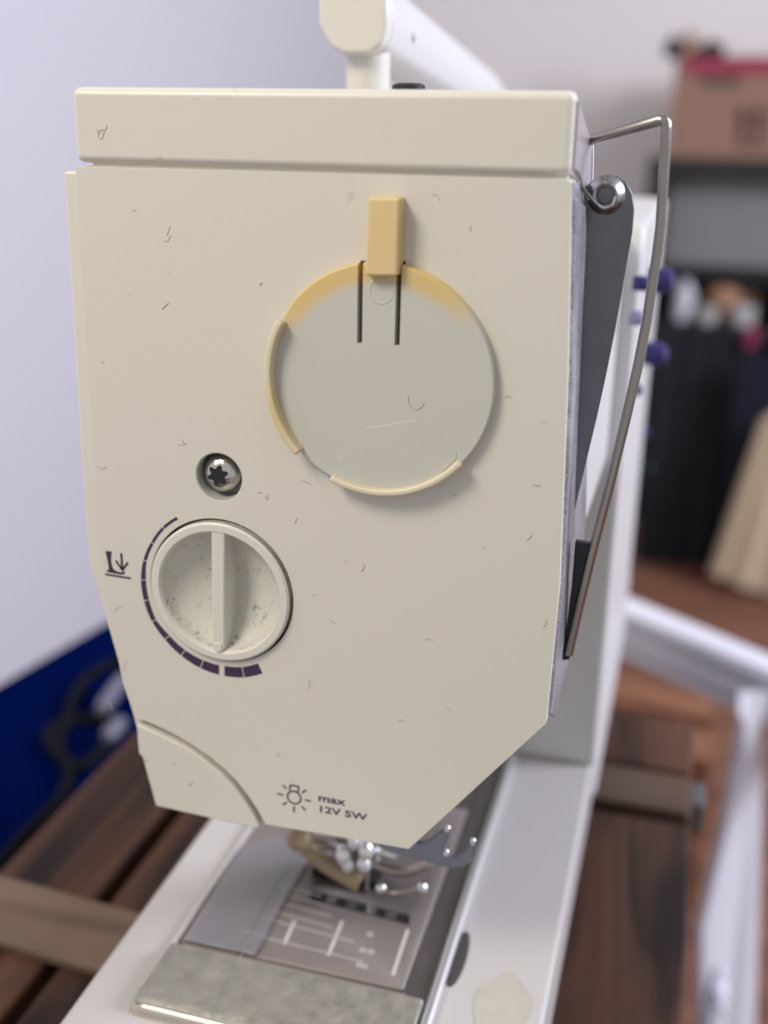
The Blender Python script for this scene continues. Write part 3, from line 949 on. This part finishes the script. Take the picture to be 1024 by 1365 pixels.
# ------------------------------------------------------------------ blue box behind the table, with a cable on it
ZBX = -0.30
c0, c1 = on_z(22, 893, ZBX), on_z(133, 829, ZBX)
e = (c1 - c0).normalized()
nrm = Vector((e.y, -e.x, 0))
bx = empty('storage_box', c0 + e * 0.27 + nrm * 0.1, 'dark blue box standing between the table and the left wall', 'box')
bx.location.z = Z_FLOOR
c0 = c0 - e * 0.25
LEN, DEP = 0.55, 0.195
obj('body', obox(Vector((c0.x, c0.y, Z_FLOOR)) + e * 0.01 + nrm * 0.01, e * (LEN - 0.02), nrm * (DEP - 0.02), Vector((0, 0, ZBX - 0.03 - Z_FLOOR))), M['blue'], bx, 0.006, 3)
obj('lid', obox(Vector((c0.x, c0.y, ZBX - 0.032)), e * LEN, nrm * DEP, Vector((0, 0, 0.032))), M['blue'], bx, 0.008, 4)
ZC = ZBX + 0.0045
cp = [on_z(u, v, ZC) for u, v in ((168, 882), (140, 888), (112, 908), (96, 936), (90, 960), (78, 985), (84, 1012), (108, 1022), (130, 1006), (150, 985), (158, 962), (130, 958), (95, 962), (68, 972), (66, 992), (90, 1020), (88, 1050), (62, 1085), (28, 1118), (0, 1150), (-30, 1178))]
cable = obj('power_cable', tube(smooth_path(cp, 8), 0.0036, 10), M['cable'])
tag(cable, 'black cable lying in loops on the blue box', 'cable')
for (u0, v0), (u1, v1), r in (((134, 948), (164, 905), .0052), ((142, 984), (162, 962), .0052)):
    a, b = on_z(u0, v0, ZC + 0.008), on_z(u1, v1, ZC + 0.008)
    tag(obj('plug', tube([a, a.lerp(b, 0.15), a.lerp(b, 0.85), b], [r * 0.7, r, r, r * 0.8], 14), M['grey'], cable), 'pale grey plug')

# ------------------------------------------------------------------ shelf with cardboard box, far right
YS = 2.75
sh = empty('shelf_unit', (on_y(1000, 300, YS).x, YS + 0.2, Z_FLOOR), 'black shelf unit with grey back standing at the far wall', 'shelf')


def zx(u, v, y=YS):
    p = on_y(u, v, y)
    return p.x, p.z


xl, zt = zx(866, 210)
xr = xl + 0.62
zt2 = zx(900, 234)[1]
obj('shelf_board', box(xl, xr, YS, YS + 0.36, zt2, zt), M['shelf'], sh)
z3a, z3b = zx(930, 356)[1], zx(930, 376)[1]
obj('shelf_board', box(xl, xr, YS + 0.05, YS + 0.36, z3b, z3a), M['shelf'], sh)
z4a, z4b = zx(930, 432)[1], zx(930, 452)[1]
obj('shelf_board', box(xl, xr, YS, YS + 0.36, z4b, z4a - 0.0008), M['shelf'], sh)
xu = zx(891, 260)[0]
obj('upright', box(xl + 0.001, xu, YS + 0.001, YS + 0.359, Z_FLOOR, zt2), M['shelf'], sh)
obj('upright', box(xr - 0.03, xr, YS + 0.001, YS + 0.359, Z_FLOOR, zt2), M['shelf'], sh)
obj('back_panel', box(xu, xr - 0.03, YS + 0.07, YS + 0.08, z3a, zt2), M['panel'], sh)
obj('back_panel', box(xu, xr - 0.03, YS + 0.34, YS + 0.355, Z_FLOOR, z3b), M['shelf'], sh)

x0, z0 = zx(892, 209)
z1 = zx(892, 74)[1]
x1 = x0 + 0.34
cb = empty('cardboard_box', ((x0 + x1) / 2, YS + 0.17, zt), 'brown cardboard box with magenta tape on top of the black shelf', 'box')
ZC0 = zt
obj('body', box(x0, x1, YS + 0.02, YS + 0.31, ZC0, z1), M['card'], cb, 0.003, 2)
obj('side_flap', box(x0 - 0.006, x0 - 0.001, YS + 0.02, YS + 0.31, ZC0 + 0.005, z1 - 0.005), M['card_light'], cb)
tz0, tz1 = zx(910, 98)[1], zx(910, 76)[1]
obj('tape', box(x0 + 0.012, x1 + 0.001, YS + 0.0185, YS + 0.0205, tz0, tz1), M['magenta'], cb)


def prt(u0, v0, u1, v1, bm=None):
    a, b = zx(u0, v0), zx(u1, v1)
    return box(a[0], b[0], YS + 0.0186, YS + 0.0204, b[1], a[1], bm)


bm = prt(934, 101, 986, 106)
prt(934, 109, 986, 114, bm)
prt(936, 106, 941, 110, bm)
prt(979, 106, 984, 110, bm)
obj('handle_print', bm, M['print'], cb)
bm = bmesh.new()
for u in (990, 1013):
    prt(u - 3, 150, u + 3, 188, bm)
    a, b, c2 = zx(u - 9, 156), zx(u + 9, 156), zx(u, 138)
    prism([a, b, c2], YS + 0.0186, YS + 0.0204, 'Y', bm)
prt(980, 192, 1024, 197, bm)
obj('arrow_print', bm, M['print'], cb)


def blob(name, u, v, ru, rv, y, material, label, cat, base_z=None, sy=1.0):
    """lumpy rounded thing standing on a surface"""
    p = on_y(u, v, y)
    k = (y - CAM.y) / F_PX / ray(u, v).y
    s = (p - CAM).length / ray(u, v).length / F_PX
    rx, rz = ru * s, rv * s
    zc = (base_z + rz) if base_z is not None else p.z
    bm = ball((p.x, y, zc), 1.0, None, rx, rx * sy, rz, 24, 14)
    for vv in bm.verts:
        d = (vv.co - Vector((p.x, y, zc)))
        vv.co += d * 0.10 * math.sin(5 * d.x / rx + 3 * d.z / rz + 2 * d.y / rx)
        if vv.co.z < zc - rz * 0.86:
            vv.co.z = zc - rz * 0.86
    lo = min(vv.co.z for vv in bm.verts)
    if base_z is not None:
        for vv in bm.verts:
            vv.co.z += base_z - lo
    o = obj(name, bm, material)
    return tag(o, label, cat)


blob('dark_pouch', 898, 56, 11, 15, YS + 0.12, M['cloth_black'], 'small dark bundle at the left end of the cardboard box top', 'bundle', z1)
blob('brown_pouch', 921, 52, 14, 19, YS + 0.14, M['card_light'], 'light brown bundle on top of the cardboard box', 'bundle', z1)
blob('black_pouch', 950, 60, 19, 12, YS + 0.12, M['shelf'], 'low black bundle right of the brown bundle on the cardboard box', 'bundle', z1)

# things on the lower shelf
def small_bottle(u, w_px, v_top, label):
    p = on_y(u, 400, YS + 0.07)
    s = (p - CAM).length / ray(u, 400).length / F_PX
    r = w_px / 2 * s
    h = on_y(u, v_top, YS + 0.07).z - z4a
    o = obj('bottle', lathe([(0, 0), (r, 0), (r, h * 0.7), (r * 0.55, h * 0.82), (r * 0.5, h), (0, h)], (p.x, YS + 0.07, z4a), (0, 0, 1), 28), M['white_hard'])
    tag(o, label, 'bottle')
    return o


small_bottle(912, 26, 372, 'white bottle on the black shelf, left of the peach toy')
toy = empty('toy', (on_y(968, 400, YS + 0.1).x, YS + 0.1, z4a), 'peach and brown rounded toy among pale pots on the black shelf', 'toy')
s = (on_y(968, 400, YS + 0.1) - CAM).length / ray(968, 400).length / F_PX
p = on_y(966, 392, YS + 0.1)
obj('body', lathe([(0, 0), (0.6, 0), (0.75, 0.25), (0.62, 0.55), (0.85, 0.9), (0.95, 1.3), (0.8, 1.75), (0.4, 2.05), (0, 2.1)], (0, 0, 0), (0, 0, 1), 28), M['peach'], toy)
b = [o for o in toy.children][0]
for v in b.data.vertices:
    v.co = Vector((p.x + v.co.x * 25 * s, YS + 0.1 + v.co.y * 25 * s, z4a + v.co.z * 23 * s))
q = on_y(1000, 390, YS + 0.1)
obj('hair', ball((q.x - 4 * s, YS + 0.12, q.z - 12 * s), 17 * s, None, 1, 0.8, 1.1), M['toybrown'], toy)
for u, r, lab in ((943, 13, 'small pale pot on the black shelf, left of the peach toy'), (991, 16, 'low pale pot on the black shelf, right of the peach toy')):
    p = on_y(u, 420, YS + 0.03)
    o = obj('pot', lathe([(0, 0), (r * 0.8 * s, 0), (r * s, r * 0.9 * s), (r * 0.85 * s, r * 1.5 * s), (0, r * 1.45 * s)], (p.x, YS + 0.03, z4a), (0, 0, 1), 24), M['pale'])
    tag(o, lab, 'pot')


# hanging clothes
def cloth(name, top, bottom, y, thick, folds, amp, material, label, cat, nu=40, nv=14, seed=0):
    """a hanging cloth between an upper and a lower line of photo points, folded in depth, with real thickness"""
    random.seed(seed)
    ph = random.random() * 6

    def pick(line, t):
        k = t * (len(line) - 1)
        i = min(int(k), len(line) - 2)
        f = k - i
        return (line[i][0] + (line[i + 1][0] - line[i][0]) * f, line[i][1] + (line[i + 1][1] - line[i][1]) * f)

    bm = bmesh.new()
    grids = []
    for side in (0, 1):
        g = []
        for j in range(nv + 1):
            row = []
            for i in range(nu + 1):
                a, b = pick(top, i / nu), pick(bottom, i / nu)
                t = j / nv
                p = on_y(a[0] + (b[0] - a[0]) * t, a[1] + (b[1] - a[1]) * t, y)
                p.y += amp * (0.25 + 0.75 * t) * math.sin(folds * 2 * math.pi * i / nu + ph + t) + side * thick
                row.append(bm.verts.new(p))
            g.append(row)
        grids.append(g)
    for side, g in enumerate(grids):
        for j in range(nv):
            for i in range(nu):
                bm.faces.new((g[j][i], g[j][i + 1], g[j + 1][i + 1], g[j + 1][i]))
    A, B = grids
    for i in range(nu):
        bm.faces.new((A[0][i], B[0][i], B[0][i + 1], A[0][i + 1]))
        bm.faces.new((A[nv][i], A[nv][i + 1], B[nv][i + 1], B[nv][i]))
    for j in range(nv):
        bm.faces.new((A[j][0], A[j + 1][0], B[j + 1][0], B[j][0]))
        bm.faces.new((A[j][nu], B[j][nu], B[j + 1][nu], A[j + 1][nu]))
    return tag(obj(name, bm, material), label, cat)


YR = 2.42
zr = on_y(950, 446, YR).z
rail = empty('clothes_rail', (on_y(950, 700, YR).x, YR, Z_FLOOR), 'black clothes rail in front of the shelf, hung with dark clothes', 'rail')
obj('bar', tube([(on_y(840, 446, YR).x, YR + 0.02, zr), (on_y(840, 446, YR).x + 0.75, YR + 0.02, zr)], 0.010, 14), M['shelf'], rail)
for xx in (on_y(846, 446, YR).x, on_y(840, 446, YR).x + 0.74):
    obj('upright', tube([(xx, YR + 0.02, Z_FLOOR), (xx, YR + 0.02, zr)], 0.010, 14), M['shelf'], rail)
cloth('coat', [(856, 440), (930, 436), (985, 440), (1010, 448)], [(846, 772), (900, 778), (960, 772), (1000, 768)], YR - 0.01, 0.012, 5, 0.012, M['cloth_black'], 'black coat hanging beside the sewing machine column', 'coat', seed=1)
cloth('jacket', [(985, 482), (1005, 470), (1030, 478), (1080, 500)], [(950, 740), (990, 742), (1040, 745), (1080, 745)], YR - 0.08, 0.012, 4, 0.010, M['cloth_navy'], 'dark navy jacket hanging in front of the black coat', 'jacket', seed=2)
cloth('trousers', [(1016, 560), (1040, 545), (1070, 540), (1100, 540)], [(946, 764), (975, 776), (1040, 800), (1100, 815)], YR - 0.16, 0.010, 3.5, 0.008, M['cloth_beige'], 'beige cloth hanging at the right edge, over the wooden floor', 'cloth', seed=3)
cloth('ribbon', [(997, 436), (1012, 436)], [(993, 462), (1008, 462)], YR - 0.035, 0.004, 1, 0.002, M['ribbon'], 'short magenta ribbon hanging at the top of the black coat', 'ribbon', 6, 4, seed=4)
cloth('scarf', [(915, 764), (950, 758), (990, 768), (1060, 788)], [(925, 788), (955, 785), (990, 795), (1060, 818)], YR - 0.12, 0.010, 3, 0.006, M['cloth_red'], 'dark maroon cloth showing under the beige cloth', 'cloth', 20, 6, seed=5)

# ------------------------------------------------------------------ wooden crate on the floor behind the table
ZK = -0.62
k0, k1, k2, k3 = on_z(812, 898, ZK), on_z(958, 962, ZK), on_z(950, 1016, ZK), on_z(800, 980, ZK)
M['crate'] = wood('orange_brown_wood', (0.16, 0.062, 0.028), (0.30, 0.135, 0.075), 0.55, 'X', 8)
ex = (k2 - k3)
ey = (k0 - k3)
ck = empty('wooden_crate', ((k2 + k3) / 2 + ey * 0.5).to_tuple(), 'orange-brown slatted wooden crate on the floor beyond the table end', 'crate')
ck.location.z = Z_FLOOR
o0 = Vector((k3.x, k3.y, 0)) - ex * 0.35
ex = ex * 1.35
for t0, t1 in ((0.0, 0.42), (0.60, 1.0)):
    obj('slat', obox(o0 + ey * t0 + Vector((0, 0, ZK - 0.012)), ex, ey * (t1 - t0), Vector((0, 0, 0.012))), M['crate'], ck, 0.002, 2)
for q in range(3):
    obj('slat', obox(o0 + Vector((0, 0, Z_FLOOR + 0.01 + q * 0.105)), ex, ey * 0.05, Vector((0, 0, 0.095))), M['crate'], ck, 0.002, 2)
for fx in (0.0, 0.94):
    for fy in (0.06, 0.90):
        obj('corner_post', obox(o0 + ex * fx + ey * fy + Vector((0, 0, Z_FLOOR)), ex * 0.06, ey * 0.08, Vector((0, 0, ZK - 0.012 - Z_FLOOR))), M['crate'], ck)

# ------------------------------------------------------------------ white bench frame and the bag beside it
YB = 0.55
c = on_y(1008, 884, YB)
ZT = c.z
f0 = on_z(846, 798, ZT)
f1 = on_z(1024, 871, ZT)
dirb = (f1 - f0).normalized()
back = Vector((-dirb.y, dirb.x, 0))
if back.y < 0:
    back = -back
wb = empty('white_bench', (f1.x, f1.y, Z_FLOOR), 'white bench frame with grooved top rail and tall post, right of the table', 'bench')
s0 = f0 - dirb * 0.12
L = (f1 - s0).length + 0.10
g1 = on_z(848, 834, ZT)
k = (CAM - f0).length / F_PX
obj('top_rail', sweep([(0, 0), (-0.024, 0.0), (-0.027, -0.004), (-0.027, -0.012), (-0.023, -0.016), (0, -0.016)], s0, dirb, -back if False else back, 0, L), M['white_hard'], wb, 0.002, 3)
obj('lower_lip', sweep([(-0.003, -0.021), (-0.021, -0.021), (-0.025, -0.023), (-0.025, -0.028), (-0.021, -0.031), (-0.003, -0.031)], s0, dirb, back, 0, L), M['white_hard'], wb, 0.0015, 3)
obj('rail_core', sweep([(-0.002, -0.0162), (-0.012, -0.0162), (-0.012, -0.0208), (-0.002, -0.0208)], s0, dirb, back, 0, L), M['white_hard'], wb)
obj('apron', sweep([(-0.004, -0.0312), (-0.013, -0.0312), (-0.013, -0.050), (-0.004, -0.050)], s0, dirb, back, 0, L), M['white_hard'], wb, 0.001, 2)
YPOST = YB - 0.055
pp = [(994, 926), (1032, 926), (1032, 958), (1021, 962), (1017, 1108), (1009, 1365)]
pq = [(935, 1365), (935, 1236), (966, 1114), (985, 1030), (991, 1020), (993, 958)]
SK = 0.03
pts = [on_y(u, v, YPOST + SK) for u, v in pp]
ptl = [on_y(u, v, YPOST) for u, v in pq]
ring = pts + [Vector((pts[-1].x - 0.004, pts[-1].y, Z_FLOOR)), Vector((ptl[0].x + 0.004, ptl[0].y, Z_FLOOR))] + ptl
bm = bmesh.new()
off = Vector((-0.005, 0.006, 0))
A = [bm.verts.new(p) for p in ring]
B = [bm.verts.new(p + off) for p in ring]
bm.faces.new(A)
bm.faces.new(B[::-1])
for i in range(len(ring)):
    k2 = (i + 1) % len(ring)
    bm.faces.new((A[i], A[k2], B[k2], B[i]))
obj('post', bm, M['white_hard'], wb, 0.002, 3)
random.seed(9)
p = on_y(955, 1320, YPOST - 0.03)
bm = bmesh.new()
bmesh.ops.create_icosphere(bm, subdivisions=4, radius=1.0)
for v in bm.verts:
    d = v.co.copy()
    r = 1 + 0.16 * math.sin(7 * d.x + 3 * d.z) * math.cos(6 * d.z - 4 * d.y) + 0.10 * math.sin(15 * d.z + 11 * d.x)
    v.co = Vector((p.x + d.x * r * 0.0075, p.y + d.y * r * 0.011, p.z - 0.012 + d.z * r * 0.032))
bag = obj('plastic_bag', bm, M['bag'], None, smooth=25)
tag(bag, 'crumpled clear plastic bag hanging against the white bench post', 'bag')
